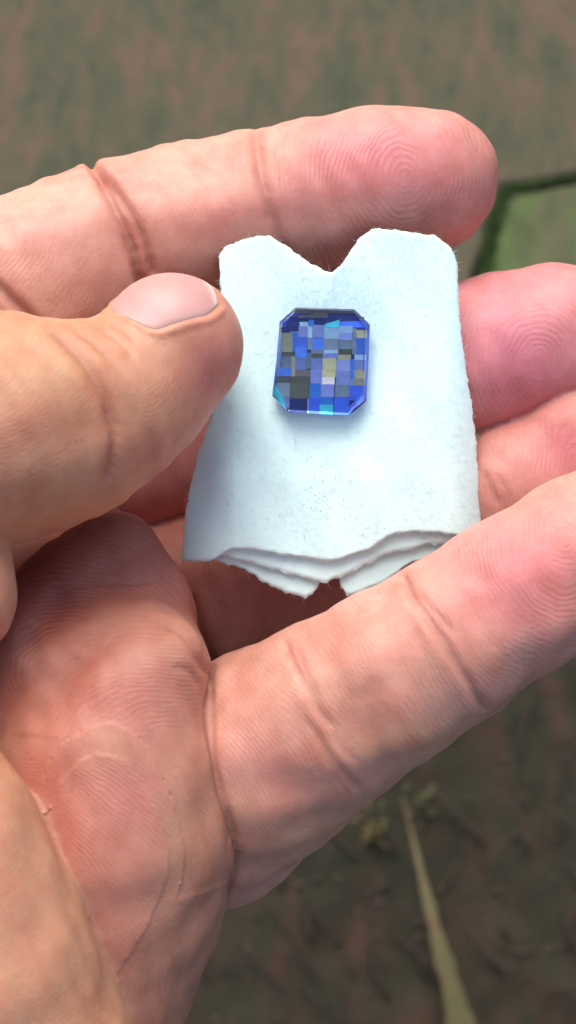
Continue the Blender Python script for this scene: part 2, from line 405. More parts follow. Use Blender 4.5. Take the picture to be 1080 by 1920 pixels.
for grp, poly, wd, dep, tap, bul in CREASES:
    poly = smoothpoly(poly, 8); lo = np.min(poly, 0) - 110; hi = np.max(poly, 0) + 110
    m_ = front & np.isin(ID, [GID[q] for q in grp]) & (px > lo).all(1) & (px < hi).all(1); ix = np.nonzero(m_)[0]
    if not len(ix): continue
    wob = 2.2 * np.sin(px[ix, 0] * .11 + px[ix, 1] * .07) + 1.2 * np.sin(px[ix, 1] * .29 - px[ix, 0] * .17)
    d, t, sd_ = seg_dist(px[ix] + wob[:, None] * .5, poly); d = d / 18.0
    e = np.clip(np.minimum(t, 1 - t) / max(tap, 1e-3), 0, 1); e = e * e * (3 - 2 * e)
    e *= np.where(d > 4 * wd, np.exp(-(d - 4 * wd)), 1)
    fold = -dep * np.exp(-(d / wd) ** 2) + bul * dep * .55 * np.exp(-((d - 2.4 * wd) / (1.5 * wd)) ** 2)
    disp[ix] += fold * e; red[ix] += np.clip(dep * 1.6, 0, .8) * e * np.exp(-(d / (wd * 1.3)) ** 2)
# broad unevenness of flesh
ph = rng.uniform(0, 6.28, (14, 3)); kk = rng.normal(0, 1, (14, 3)); kk /= np.linalg.norm(kk, axis=1)[:, None]; ws = np.r_[np.full(5, 9.0), np.full(5, 5.0), np.full(4, 2.6)]; am = np.r_[np.full(5, .045), np.full(5, .035), np.full(4, .02)]
nfar = np.clip((np.linalg.norm(V - P(310, 560, 12), axis=1) - 7) / 5, 0, 1)
for q in range(14): disp += nfar * am[q] * np.sin(V @ kk[q] * 6.283 / ws[q] + ph[q, 0])
na = P(160, 700, 9.6); nb_ = P(372, 632, 7.0); axis = (nb_ - na) / np.linalg.norm(nb_ - na); NS, NL = 4.0, 10.4
up = np.array([-.05, math.sin(math.radians(60)), math.cos(math.radians(60))]); up -= axis * (up @ axis); up /= np.linalg.norm(up); sidev = np.cross(axis, up)
def nail_half(u): return 50 * np.sin(np.minimum(1, (np.maximum(u, 0) + .02) * 3.0) * math.pi / 2) ** .8 * (1 - .30 * np.clip((u - .74) / .26, 0, 1.2) ** 2)
nm_ = np.nonzero((np.linalg.norm(V - P(310, 560, 10), axis=1) < 13) & (ID == GID['thumb']))[0]
rel = V[nm_] - na; u_ = (rel @ axis - NS) / NL; th_ = np.degrees(np.abs(np.arctan2(rel @ sidev, rel @ up))); rr0 = np.hypot(rel @ sidev, rel @ up)
sd0 = np.maximum((th_ - nail_half(u_)) * math.pi / 180 * rr0, np.maximum(-u_, u_ - 1) * NL)
disp[nm_] += np.where(sd0 < 0, -.10 * np.clip(-sd0 / .25, 0, 1), np.where(u_ > .97, .05, .20) * np.exp(-((sd0 - .42) / .36) ** 2))
bst = np.full(len(V), 99.0)      # steps from the pad to little finger seam, to redden and darken it
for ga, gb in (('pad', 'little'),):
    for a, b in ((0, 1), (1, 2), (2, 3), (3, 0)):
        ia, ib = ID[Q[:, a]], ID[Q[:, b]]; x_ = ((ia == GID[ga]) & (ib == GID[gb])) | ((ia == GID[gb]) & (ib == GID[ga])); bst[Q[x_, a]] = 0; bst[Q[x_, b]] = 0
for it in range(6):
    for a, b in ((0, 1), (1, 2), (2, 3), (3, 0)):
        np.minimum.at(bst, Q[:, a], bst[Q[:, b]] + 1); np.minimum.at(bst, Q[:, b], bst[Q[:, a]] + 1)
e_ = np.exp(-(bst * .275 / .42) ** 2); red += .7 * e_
V0 = V.copy(); V = V + NRM * disp[:, None]

# skin tone: linear rgb, with shade put into pad, mound and core
def lin(*c): return np.array(srgb(*c)[:3])
base = lin(214, 150, 122)
C = np.tile(base, (len(V), 1))
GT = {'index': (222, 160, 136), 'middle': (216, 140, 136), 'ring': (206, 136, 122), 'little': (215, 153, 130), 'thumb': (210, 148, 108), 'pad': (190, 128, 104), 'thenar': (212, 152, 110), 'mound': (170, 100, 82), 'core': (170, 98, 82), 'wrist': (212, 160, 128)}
for n, c in GT.items(): C[ID == GID[n]] = lin(*c)
BLOBS = [  # groups, x, y, rx, ry, colour, weight; palm hollow ones carry shade
 (['index'], 700, 300, 190, 85, (222, 118, 132), .75), (['index'], 820, 300, 110, 90, (224, 124, 128), .45), (['index'], 560, 350, 60, 60, (226, 130, 125), .35), (['index'], 640, 440, 120, 60, (214, 128, 115), .4),
 (['index'], 520, 280, 50, 50, (232, 176, 140), .5), (['index'], 880, 360, 60, 90, (226, 140, 122), .5),
 (['index'], 400, 400, 110, 50, (226, 132, 122), .45), (['index'], 330, 330, 90, 40, (236, 180, 152), .6), (['index'], 240, 330, 50, 30, (226, 140, 130), .35),
 (['index'], 90, 430, 60, 50, (220, 146, 140), .35), (['index'], 70, 360, 90, 40, (234, 180, 150), .4), (['index'], 180, 520, 70, 40, (214, 134, 118), .4),
 (['middle'], 960, 640, 120, 120, (216, 118, 142), .75), (['middle'], 1020, 560, 80, 60, (226, 140, 140), .4), (['middle'], 980, 740, 60, 60, (208, 108, 118), .5),
 (['ring'], 1060, 840, 70, 60, (214, 100, 122), .65), (['ring'], 950, 860, 70, 60, (214, 138, 130), .4),
 (['little'], 990, 1050, 140, 90, (222, 116, 130), .75), (['little'], 960, 1140, 120, 60, (216, 112, 122), .5), (['little'], 1070, 960, 70, 60, (226, 146, 138), .4),
 (['little'], 660, 1210, 110, 35, (224, 136, 116), .5), (['little'], 700, 1130, 60, 30, (228, 176, 158), .5), (['little'], 760, 1250, 60, 50, (222, 150, 128), .3), (['little'], 640, 1290, 60, 40, (200, 150, 116), .5),
 (['little'], 480, 1420, 90, 60, (216, 142, 130), .5), (['little'], 530, 1490, 60, 60, (216, 130, 118), .5), (['little'], 450, 1330, 70, 50, (220, 150, 126), .5), (['little'], 600, 1560, 200, 70, (222, 166, 118), .5), (['little'], 820, 1390, 200, 40, (222, 164, 118), .6),
 (['thumb'], 400, 680, 70, 130, (212, 126, 116), .7), (['thumb'], 300, 850, 90, 60, (208, 120, 98), .55), (['thumb'], 100, 720, 110, 70, (196, 152, 104), .6), (['thumb'], 90, 950, 120, 50, (208, 138, 86), .6), (['thumb'], 60, 800, 60, 50, (206, 130, 100), .4), (['thumb'], 300, 640, 60, 40, (212, 160, 124), .5), (['thumb'], 260, 720, 60, 40, (208, 144, 112), .4),
 (['pad'], 180, 1330, 120, 90, (195, 107, 91), .6), (['pad'], 240, 1500, 110, 90, (195, 115, 107), .6), (['pad'], 350, 1560, 60, 160, (196, 148, 111), .6), (['pad'], 120, 1600, 70, 120, (191, 111, 89), .6), (['pad'], 240, 1660, 90, 60, (193, 117, 102), .45), (['pad'], 90, 1480, 60, 90, (189, 104, 83), .5), (['pad'], 300, 1330, 70, 60, (198, 126, 113), .4), (['pad'], 300, 1800, 60, 120, (198, 146, 111), .5), (['pad'], 190, 1400, 60, 40, (189, 139, 102), .45), (['pad'], 330, 1210, 40, 30, (196, 139, 107), .4),
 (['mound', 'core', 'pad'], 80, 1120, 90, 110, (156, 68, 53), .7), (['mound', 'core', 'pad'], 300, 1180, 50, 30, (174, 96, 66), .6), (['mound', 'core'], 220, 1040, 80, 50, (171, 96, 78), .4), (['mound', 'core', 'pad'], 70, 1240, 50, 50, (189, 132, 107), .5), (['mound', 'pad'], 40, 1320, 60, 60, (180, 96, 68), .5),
 (['ring', 'core', 'mound'], 460, 1090, 160, 60, (180, 98, 91), .6), (['ring'], 440, 1200, 120, 60, (180, 128, 102), .5),
 (['thenar'], 40, 1750, 60, 90, (196, 130, 104), .4), (['thenar'], 60, 1560, 50, 90, (204, 148, 111), .4), (['thenar'], 10, 1120, 50, 100, (195, 130, 109), .4)]
PPZ = px
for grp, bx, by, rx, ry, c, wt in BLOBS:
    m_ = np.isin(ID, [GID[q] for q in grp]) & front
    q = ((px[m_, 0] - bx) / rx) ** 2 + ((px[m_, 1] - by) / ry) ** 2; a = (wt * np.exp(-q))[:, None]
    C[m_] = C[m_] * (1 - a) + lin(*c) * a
rr_ = np.clip(red, 0, 1)[:, None] * .6; C = C * (1 - rr_) + lin(160, 78, 62) * rr_  # creases reddened, with shade darkening put into the tone
gm = (C @ np.array([.3, .6, .1]))[:, None]; C = (C * .88 + gm * np.array([1.0, .98, 1.0]) * .12) * np.array([.865, .865, .885])
# even out the colour steps between groups
Cs = C.copy()
acc = np.zeros_like(C); cnt = np.zeros(len(V))
for it in range(10):
    acc[:] = 0; cnt[:] = 0
    for a, b in ((0, 1), (1, 2), (2, 3), (3, 0)):
        for ch in range(3):
            acc[:, ch] += np.bincount(Q[:, a], C[Q[:, b], ch], len(V)) + np.bincount(Q[:, b], C[Q[:, a], ch], len(V))
        cnt += np.bincount(Q[:, a], minlength=len(V)) + np.bincount(Q[:, b], minlength=len(V))
    C = .3 * C + .7 * acc / np.maximum(cnt, 1)[:, None]
# papillary ridges: phase (mm) and strength
RID = np.zeros(len(V), int); RN = [1]; PH = np.zeros(len(V)); RS = np.zeros(len(V)); xy = px / 18.0
def ridge(grp, cx, cy, sx, sy, strength, region=None):
    m_ = np.isin(ID, [GID[q] for q in grp]) & front
    if region is not None: m_ &= region(px[:, 0], px[:, 1])
    RID[m_] = RN[0]; RN[0] += 1; PH[m_] = np.hypot((xy[m_, 0] - cx / 18) * sx, (xy[m_, 1] - cy / 18) * sy); RS[m_] = strength
ridge(['index'], 760, 330, 1.0, .75, 1.0, lambda x, y: x > 480); ridge(['index'], -100, 640, 1.0, .9, .8, lambda x, y: (x <= 480)); ridge(['index'], -250, 300, 1, 1, .5, lambda x, y: x <= 190)
ridge(['middle'], 1010, 680, 1, .8, .9); ridge(['ring'], 1080, 860, 1, .6, .9); ridge(['ring'], -400, 1250, 1, 1, .9, lambda x, y: x < 760)
ridge(['little'], 1060, 1010, 1, .8, .9, lambda x, y: x + .5 * (y - 1100) > 800); ridge(['little'], 60, 1700, 1, 1, .7, lambda x, y: x + .5 * (y - 1100) <= 800)
ridge(['thumb'], 250, 690, 1, 1, .5, lambda x, y: x > 250); ridge(['thumb'], -100, 560, 1, 1, .3, lambda x, y: x <= 250)
ridge(['pad'], -150, 1950, 1, 1, .8); ridge(['pad'], 330, 1420, .6, 1.0, .7, lambda x, y: y < 1400)
ridge(['mound', 'core'], 120, 1260, .9, 1, 1.0); ridge(['thenar'], -300, 1300, 1, 1, .3)

stp = np.full(len(V), 99.0)
for a, b in ((0, 1), (1, 2), (2, 3), (3, 0)):
    x_ = RID[Q[:, a]] != RID[Q[:, b]]; stp[Q[x_, a]] = 0; stp[Q[x_, b]] = 0
for it in range(10):
    for a, b in ((0, 1), (1, 2), (2, 3), (3, 0)):
        np.minimum.at(stp, Q[:, a], stp[Q[:, b]] + 1); np.minimum.at(stp, Q[:, b], stp[Q[:, a]] + 1)
f_ = np.clip((stp - 1) / 8, 0, 1); RS *= f_ * f_ * (3 - 2 * f_)
m = NT('skin'); at = m.n('ShaderNodeVertexColor', layer_name='tone'); tc = m.n('ShaderNodeTexCoord'); O = tc.outputs['Object']
a1 = m.n('ShaderNodeAttribute', attribute_name='ridge_phase'); a2 = m.n('ShaderNodeAttribute', attribute_name='ridge_strength')
nA = m.noise(160, 5, .6, O, .3); nB = m.noise(520, 4, .6, O); nC = m.noise(2600, 3, .6, O)
mott = m.ramp(nA.outputs[0], [(.32, (.90, .78, .74, 1)), (.5, (1, 1, 1, 1)), (.68, (1.0, 1.06, 1.02, 1))])
c = m.mix(.95, at.outputs[0], mott.outputs[0], 'MULTIPLY')
mB = m.ramp(nB.outputs[0], [(.35, (.92, .85, .83, 1)), (.65, (1.04, 1.04, 1.04, 1))]); c = m.mix(.9, c, mB.outputs[0], 'MULTIPLY')
dph = m.math('ADD', a1.outputs['Fac'], m.math('MULTIPLY', m.noise(330, 2, .5, O).outputs[0], 1.1))
dph = m.math('ADD', dph, m.math('MULTIPLY', m.noise(75, 3, .5, O).outputs[0], 3.4))
sn = m.math('SINE', m.math('MULTIPLY', dph, 2 * math.pi / .50))
rstr = m.math('MULTIPLY', a2.outputs['Fac'], m.ramp(m.noise(230, 3, .5, O).outputs[0], [(.34, (.25, .25, .25, 1)), (.6, (1, 1, 1, 1))]).outputs[0])
hgt = m.math('MULTIPLY', sn, rstr)
c = m.mix(m.math('MULTIPLY', m.math('MULTIPLY_ADD', hgt, -.5, .5), .16), c, (.60, .26, .18, 1))
m.l(c, m.b.inputs['Base Color'])
b1 = m.bump(hgt, 0.000013, 1.0); b1 = m.bump(nC.outputs[0], 0.00006, .6, b1); b1 = m.bump(nB.outputs[0], 0.00012, .35, b1)
vor = m.n('ShaderNodeTexVoronoi', feature='DISTANCE_TO_EDGE'); vor.inputs['Scale'].default_value = 1500; m.l(O, vor.inputs['Vector'])
vr = m.ramp(vor.outputs['Distance'], [(0, (0, 0, 0, 1)), (.12, (1, 1, 1, 1))]); b1 = m.bump(vr.outputs[0], 0.00002, .5, b1)
m.l(b1, m.b.inputs['Normal'])
m.b.inputs['Roughness'].default_value = .52; m.b.inputs['Specular IOR Level'].default_value = .38
m.b.inputs['Subsurface Weight'].default_value = .55; m.b.inputs['Subsurface Radius'].default_value = (1.0, .32, .16); m.b.inputs['Subsurface Scale'].default_value = .0017
SKIN = m.m
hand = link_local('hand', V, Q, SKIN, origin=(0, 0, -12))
hand['category'] = 'hand'; hand['label'] = 'open left hand, palm up, pinching the white cloth under its thumb'
me = hand.data
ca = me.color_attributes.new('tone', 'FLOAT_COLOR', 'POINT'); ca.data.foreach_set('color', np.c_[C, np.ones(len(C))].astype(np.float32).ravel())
for nm, arr in (('ridge_phase', PH), ('ridge_strength', RS)):
    at_ = me.attributes.new(nm, 'FLOAT', 'POINT'); at_.data.foreach_set('value', arr.astype(np.float32))

# thumbnail: a curved plate laid on the thumb
def march(o, d, t1=25.0):
    """from inside outwards along d until the surface"""
    lo_ = np.zeros(len(o)); t = lo_.copy()
    for _ in range(60):
        t = t + np.maximum(-sdf(o + d * t[:, None]), 0) * .9
    return o + d * t[:, None]
NU, NV = 34, 40; nv = []
tt = []
for i in range(NU):
    u = i / (NU - 1)
    for j in range(NV):
        v = j / (NV - 1) * 2 - 1
        # outline: rounded at the base, blunt at the free edge
        half = float(nail_half(np.array(u)))
        th = math.radians(v * half)
        s = NS + u * NL - .5 * (v * v) * (u > .5) * (u - .5) * 2 
        nv.append(na + axis * s); tt.append(up * math.cos(th) + sidev * math.sin(th))
nv = np.array(nv); tt = np.array(tt); surf = march(nv, tt); gn = sgrad(surf)
uu = np.repeat(np.linspace(0, 1, NU), NV); vv_ = np.tile(np.linspace(-1, 1, NV), NU)
edge = np.clip(np.minimum(1 - np.abs(vv_), np.minimum(uu * 1.4 + .0, (1 - uu) * 3)) / .10, 0, 1)
lift = -.12 + .17 * np.sqrt(edge)
top = surf + gn * lift[:, None]; bot = surf - gn * .35
idx = lambda i, j: i * NV + j
nf = [(idx(i, j), idx(i + 1, j), idx(i + 1, j + 1), idx(i, j + 1)) for i in range(NU - 1) for j in range(NV - 1)]
K = NU * NV; nf2 = [tuple(K + q for q in reversed(f)) for f in nf]
rim = [idx(i, 0) for i in range(NU)] + [idx(NU - 1, j) for j in range(1, NV)] + [idx(i, NV - 1) for i in range(NU - 2, -1, -1)] + [idx(0, j) for j in range(NV - 2, 0, -1)]
sf = [(rim[k], K + rim[k], K + rim[(k + 1) % len(rim)], rim[(k + 1) % len(rim)]) for k in range(len(rim))]
m = NT('nail'); at = m.n('ShaderNodeVertexColor', layer_name='tone'); tc = m.n('ShaderNodeTexCoord')
nn = m.noise(500, 3, .5, tc.outputs['Object']); m.l(m.mix(m.math('MULTIPLY', nn.outputs[0], .25), at.outputs[0], (.75, .45, .42, 1)), m.b.inputs['Base Color'])
m.b.inputs['Roughness'].default_value = .46; m.b.inputs['Subsurface Weight'].default_value = .35; m.b.inputs['Subsurface Radius'].default_value = (1, .4, .3); m.b.inputs['Subsurface Scale'].default_value = .001
m.l(m.bump(nn.outputs[0], .00008, .5), m.b.inputs['Normal'])
nail = link_local('thumbnail', np.concatenate([top, bot]), nf + nf2 + sf, m.m, origin=tuple(P(300, 560, 9)), parent=hand)
ncol = np.tile(lin(186, 138, 132), (2 * K, 1))
e2 = np.tile(np.clip((uu - .90) / .07, 0, 1) * np.clip((1 - np.abs(vv_)) * 4 + .5, 0, 1), 2)[:, None]; ncol = ncol * (1 - e2) + lin(232, 205, 190) * e2
e3 = np.tile(np.clip((np.abs(vv_) - .86) / .1, 0, 1) * .35, 2)[:, None]; ncol = ncol * (1 - e3) + lin(215, 190, 178) * e3
ca = nail.data.color_attributes.new('tone', 'FLOAT_COLOR', 'POINT'); ca.data.foreach_set('color', np.c_[ncol, np.ones(2 * K)].astype(np.float32).ravel())
print('nail done', round(time.time() - T0, 1))

# ------------------------------------------------------------------ folded cloth pad
def interp(pts, x):
    xs = [p[0] for p in pts]; ys = [p[1] for p in pts]; return np.interp(x, xs, ys)
GEMC = (602, 677)
def cloth_z(x, y):
    """front surface height (mm) of the pad over the picture plane"""
    z = .9 - 1.5 * ((x - 620) / 280.0) ** 2
    z = z - 2.2 * np.clip((440 - x) / 90.0, 0, 1.6) ** 1.5 - 1.6 * np.clip((x - 835) / 55.0, 0, 1.3) ** 2
    z = z + .35 * np.exp(-np.abs(x - 622) / 14) * np.clip((600 - y) / 100, 0, 1) - .5 * np.clip((y - 900) / 150, 0, 1)
    z = z - 1.0 * np.exp(-(((x - GEMC[0]) / 115) ** 2 + ((y - GEMC[1]) / 130) ** 2) ** 1.5)
    z = z - .25 * np.exp(-((x - 610) / 90) ** 2 - ((y - 850) / 80) ** 2)
    z = z + .10 * np.sin(x * .021 + y * .013) + .06 * np.sin(x * .05 - y * .031 + 2)
    return z
m = NT('white_wipe'); tc = m.n('ShaderNodeTexCoord'); O = tc.outputs['Object']
mp = m.n('ShaderNodeMapping'); mp.inputs['Scale'].default_value = (1, .35, 1); mp.inputs['Rotation'].default_value = (0, 0, .3); m.l(O, mp.inputs[0])
n1 = m.noise(2600, 5, .7, mp.outputs[0], 1.0); n2 = m.noise(500, 4, .6, O); n3 = m.noise(120, 3, .5, O)
vo = m.n('ShaderNodeTexVoronoi', feature='DISTANCE_TO_EDGE'); vo.inputs['Scale'].default_value = 1400; m.l(mp.outputs[0], vo.inputs['Vector'])
c = m.mix(m.math('MULTIPLY', n1.outputs[0], .25), (.70, .96, .94, 1), (.64, .90, .89, 1))
c = m.mix(m.math('MULTIPLY', n3.outputs[0], .2), c, (.73, .97, .94, 1))
m.l(c, m.b.inputs['Base Color']); m.b.inputs['Roughness'].default_value = .95; m.b.inputs['Specular IOR Level'].default_value = .15
m.b.inputs['Sheen Weight'].default_value = .25; m.b.inputs['Subsurface Weight'].default_value = .4; m.b.inputs['Subsurface Radius'].default_value = (1, 1, 1); m.b.inputs['Subsurface Scale'].default_value = .0008
bn = m.bump(n1.outputs[0], .00008, .6); bn = m.bump(n2.outputs[0], .00004, .3, bn); bn = m.bump(vo.outputs['Distance'], .00003, .4, bn); m.l(bn, m.b.inputs['Normal'])
CLOTH = m.m
pad = empty_local('cleaning_cloth', tuple(P(620, 740, -2)), 'small folded white fuzzy cloth with a V-notched top edge, held between thumb and fingers', 'cloth')
Lf = [(430, 411), (475, 411), (560, 414), (640, 412), (720, 405), (780, 396), (850, 374), (905, 362), (960, 352), (1010, 345), (1052, 340), (1120, 338)]
Rt = [(430, 858), (480, 859), (560, 862), (640, 869), (700, 876), (760, 886), (830, 892), (900, 897), (960, 903), (1010, 906), (1120, 908)]
Tp = [(411, 478), (420, 463), (450, 449), (482, 440), (505, 441), (540, 462), (575, 488), (600, 501), (616, 508), (622, 509), (640, 496), (656, 472), (672, 448), (690, 433), (700, 428), (735, 429), (780, 435), (815, 441), (840, 458), (852, 474), (860, 500)]
def layer(Bt, tp, lf, rt, dz, zfun, thick, nx, ny, name, label=None, seed=0, jag=3.0, curl=0.0):
    us = np.linspace(0, 1, nx); vs_ = np.linspace(0, 1, ny); Vv = []
    xb0 = Bt[0][0]; xb1 = Bt[-1][0]
    for v in vs_:
        for u in us:
            xa = tp[0][0] + (tp[-1][0] - tp[0][0]) * u; ya = interp(tp, xa)
            xc = xb0 + (xb1 - xb0) * u; yc = interp(Bt, xc)
            w_ = v; y = ya + (yc - ya) * w_
            xl, xr = interp(lf, y), interp(rt, y)
            # blend: side edges follow lf / rt, ends follow the top and bottom outlines
            xs_ = xl + (xr - xl) * u
            be = (1 - w_) ** 6; bb = w_ ** 6
            x = xs_ * (1 - be - bb) + xa * be + xc * bb
            ed = min(u, 1 - u, w_, 1 - w_)
            j = jag * math.exp(-ed * 40)
            x += j * (mnoise.noise(Vector((x * .06, y * .06, seed))) + .5 * mnoise.noise(Vector((x * .25, y * .25, seed + 9))))
            y += j * (mnoise.noise(Vector((x * .06, y * .06, seed + 4))) + .5 * mnoise.noise(Vector((x * .25, y * .25, seed + 7))))
            Vv.append((x, y))
    Vv = np.array(Vv); zz = zfun(Vv[:, 0], Vv[:, 1]) + dz
    uu_ = np.tile(us, ny); vv2 = np.repeat(vs_, nx)
    ed = np.minimum(np.minimum(uu_, 1 - uu_) * nx, np.minimum(vv2, 1 - vv2) * ny)
    rnd = thick * .5 * (1 - np.sqrt(np.clip(1 - (1 - np.clip(ed / 2.2, 0, 1)) ** 2, 0, 1)))
    zz = zz + curl * np.clip(vv2 - .75, 0, 1) ** 2
    rough = np.array([mnoise.noise(Vector((a * .12, b * .12, seed + 20))) * .025 + mnoise.noise(Vector((a * .4, b * .4, seed + 30))) * .008 for a, b in Vv])
    kf = (DIST - zz) / FPX
    X = (Vv[:, 0] - 540) * kf; Y = (960 - Vv[:, 1]) * kf
    front_ = np.stack([X, Y, zz - rnd + rough], 1); back_ = np.stack([X, Y, zz - thick + rnd + rough * .5], 1)
    n = nx * ny; Vt = np.concatenate([front_, back_])
    q = np.array([(j * nx + i, (j + 1) * nx + i, (j + 1) * nx + i + 1, j * nx + i + 1) for j in range(ny - 1) for i in range(nx - 1)])
    q2 = q[:, ::-1] + n
    rim_ = [i for i in range(nx)] + [j * nx + nx - 1 for j in range(1, ny)] + [(ny - 1) * nx + i for i in range(nx - 2, -1, -1)] + [j * nx for j in range(ny - 2, 0, -1)]
    s_ = np.array([(rim_[k], rim_[(k + 1) % len(rim_)], n + rim_[(k + 1) % len(rim_)], n + rim_[k]) for k in range(len(rim_))])
    o = link_local(name, Vt, np.concatenate([q, q2, s_]), CLOTH, origin=tuple(P(620, 740, -2)), parent=pad)
    if label: o['label'] = label
    return o, front_[[r for r in rim_]], front_
B1 = [(340, 1050), (352, 1053), (395, 1053), (412, 1042), (432, 1030), (455, 1029), (500, 1036), (560, 1045), (620, 1053), (650, 1046), (690, 1032), (740, 1002), (770, 998), (800, 999), (845, 1003), (880, 1010), (906, 1012)]
o1, rim1, fr1 = layer(B1, Tp, Lf, Rt, 0, cloth_z, .75, 190, 220, 'front_layer', seed=1)
Lf2 = [(500, 425), (900, 400), (1000, 395), (1120, 395)]
B2 = [(392, 1040), (430, 1046), (470, 1056), (520, 1070), (560, 1082), (612, 1094), (640, 1082), (690, 1058), (735, 1037), (770, 1032), (800, 1022), (835, 1020), (880, 1020), (900, 1020)]
T2 = [(430, 500), (600, 530), (640, 530), (850, 500)]
o2, rim2, fr2 = layer(B2, T2, Lf2, Rt2 if False else [(500, 850), (760, 872), (900, 888), (1120, 898)], -.95, cloth_z, .75, 130, 130, 'middle_layer', seed=5, jag=4)
B3 = [(402, 1050), (440, 1060), (470, 1075), (505, 1098), (545, 1114), (572, 1121), (588, 1114), (594, 1100), (604, 1092)]
o3, rim3, fr3 = layer(B3, [(420, 800), (604, 800)], [(800, 420), (1120, 402)], [(800, 604), (1120, 604)], -1.9, cloth_z, .75, 70, 90, 'back_flap', 'left flap of the cloth', seed=8, jag=5)
B4 = [(636, 1092), (640, 1105), (650, 1118), (672, 1114), (720, 1092), (770, 1058), (800, 1050), (860, 1040), (890, 1030)]
o4, rim4, fr4 = layer(B4, [(634, 800), (880, 800)], [(800, 634), (1120, 636)], [(800, 872), (1120, 894)], -1.9, cloth_z, .75, 80, 90, 'back_flap', 'right flap of the cloth', seed=12, jag=5)

# fuzz and lint: thin fibres, one joined part each
def fibres(name, roots, dirs, rad, mat, parent, origin, lens):
    Vs, Fs = [], []
    for r, d, L in zip(roots, dirs, lens):
        d = d / (np.linalg.norm(d) + 1e-9); sidev_ = np.cross(d, [0.2, .3, 1]); sidev_ /= np.linalg.norm(sidev_) + 1e-9; up_ = np.cross(sidev_, d)
        bend = rng.normal(0, .35, 3); b0 = len(Vs)
        for k in range(4):
            t = k / 3; c_ = r + d * L * t + bend * L * t * t * .6; rr2 = rad * (1 - .6 * t)
            for a in range(3):
                an = a * 2.094; Vs.append(c_ + (sidev_ * math.cos(an) + up_ * math.sin(an)) * rr2)
        for k in range(3):
            for a in range(3): Fs.append((b0 + k * 3 + a, b0 + k * 3 + (a + 1) % 3, b0 + k * 3 + 3 + (a + 1) % 3, b0 + k * 3 + 3 + a))
    o = link_local(name, np.array(Vs), np.array(Fs), mat, origin=origin, parent=parent); o['kind'] = 'stuff'; return o
roots, dirs, lens = [], [], []
for rim_, w_ in ((rim1, 1), (rim2, 1), (rim3, 1), (rim4, 1)):
    cen = rim_.mean(0)
    for _ in range(60):
        r = rim_[rng.integers(len(rim_))] + rng.normal(0, .08, 3); d = (r - cen) * [1, 1, 0]; d /= np.linalg.norm(d); d = d + rng.normal(0, .7, 3)
        roots.append(r - np.array([0, 0, .2])); dirs.append(d); lens.append(abs(rng.normal(.25, .22)) + .08)
for _ in range(8000):
    r = fr1[rng.integers(len(fr1))]; roots.append(r + np.array([0, 0, -.01])); dirs.append(rng.normal(0, 1, 3) * [1, 1, .25]); lens.append(rng.uniform(.2, .7))
fibres('fuzz', roots, dirs, .018, CLOTH, pad, tuple(P(620, 740, -2)), lens)
m = NT('lint'); m.b.inputs['Base Color'].default_value = (.05, .06, .09, 1); m.b.inputs['Roughness'].default_value = .8; LINT = m.m
roots, dirs, lens = [], [], []
for cx_, cy_, sx_, sy_, n_ in ((605, 925, 14, 30, 60), (600, 950, 26, 20, 26), (640, 880, 12, 22, 10), (690, 560, 30, 45, 26), (620, 1000, 60, 40, 10), (600, 830, 60, 30, 8), (700, 700, 60, 120, 10), (800, 900, 60, 80, 10), (480, 1000, 60, 40, 8)):
    for _ in range(n_):
        x = rng.normal(cx_, sx_); y = rng.normal(cy_, sy_)
        if not (420 < x < 880): continue
        z = float(cloth_z(np.array([x]), np.array([y]))[0]) + .03; roots.append(P(x, y, z)); dirs.append(np.array([-.5, 1, .05]) + rng.normal(0, .5, 3) * [1, 1, .1]); lens.append(rng.uniform(.08, .32))
fibres('lint', roots, dirs, .018, LINT, pad, tuple(P(620, 740, -2)), lens)
print('cloth done', round(time.time() - T0, 1))

# ------------------------------------------------------------------ gemstone
ZC = float(cloth_z(np.array([GEMC[0]]), np.array([GEMC[1]]))[0]) + .12
gem = empty_local('gemstone', tuple(P(602, 677, ZC)), 'rectangular blue cut gemstone with clipped corners and small square facets on the white cloth', 'gemstone')
zz = lambda x, y: (480 + x / 4.154, 540 + y / 4.154)          # from the enlarged view to picture pixels
girdle = [zz(*q) for q in ((309, 152), (765, 165), (888, 285), (876, 560), (860, 880), (725, 992), (247, 967), (126, 838), (160, 560), (184, 262))]
table = [zz(*q) for q in ((318, 166), (752, 180), (852, 300), (846, 560), (826, 838), (718, 974), (256, 948), (172, 745), (184, 560), (197, 282))]
keel = [(602 + (x - 602) * .95, 679 + (y - 679) * .95) for x, y in girdle]
zg, zt, zk = ZC + 1.6, ZC + 2.35, ZC + .92
rings = [[P(x, y, z) for x, y in pts] for pts, z in ((table, zt), (girdle, zg + .12), (girdle, zg - .12), (keel, zk))]
n = len(girdle); GV = [p for r in rings for p in r]; GF = [tuple(range(n))[::-1]]
for k in range(3):
    for i in range(n): GF.append((k * n + i, k * n + (i + 1) % n, (k + 1) * n + (i + 1) % n, (k + 1) * n + i))
GF.append(tuple(3 * n + i for i in range(n)))
m = NT('blue_crystal'); m.b.inputs['Base Color'].default_value = (.86, .91, 1.0, 1); m.b.inputs['Transmission Weight'].default_value = 1; m.b.inputs['IOR'].default_value = 1.45; m.b.inputs['Roughness'].default_value = 0.0
body = link_local('crystal_body', GV, GF, m.m, origin=tuple(P(602, 677, ZC)), parent=gem, smooth=False)
bm = bmesh.new(); bm.from_mesh(body.data); bmesh.ops.recalc_face_normals(bm, faces=bm.faces); bm.to_mesh(body.data); bm.free()
FM = {}
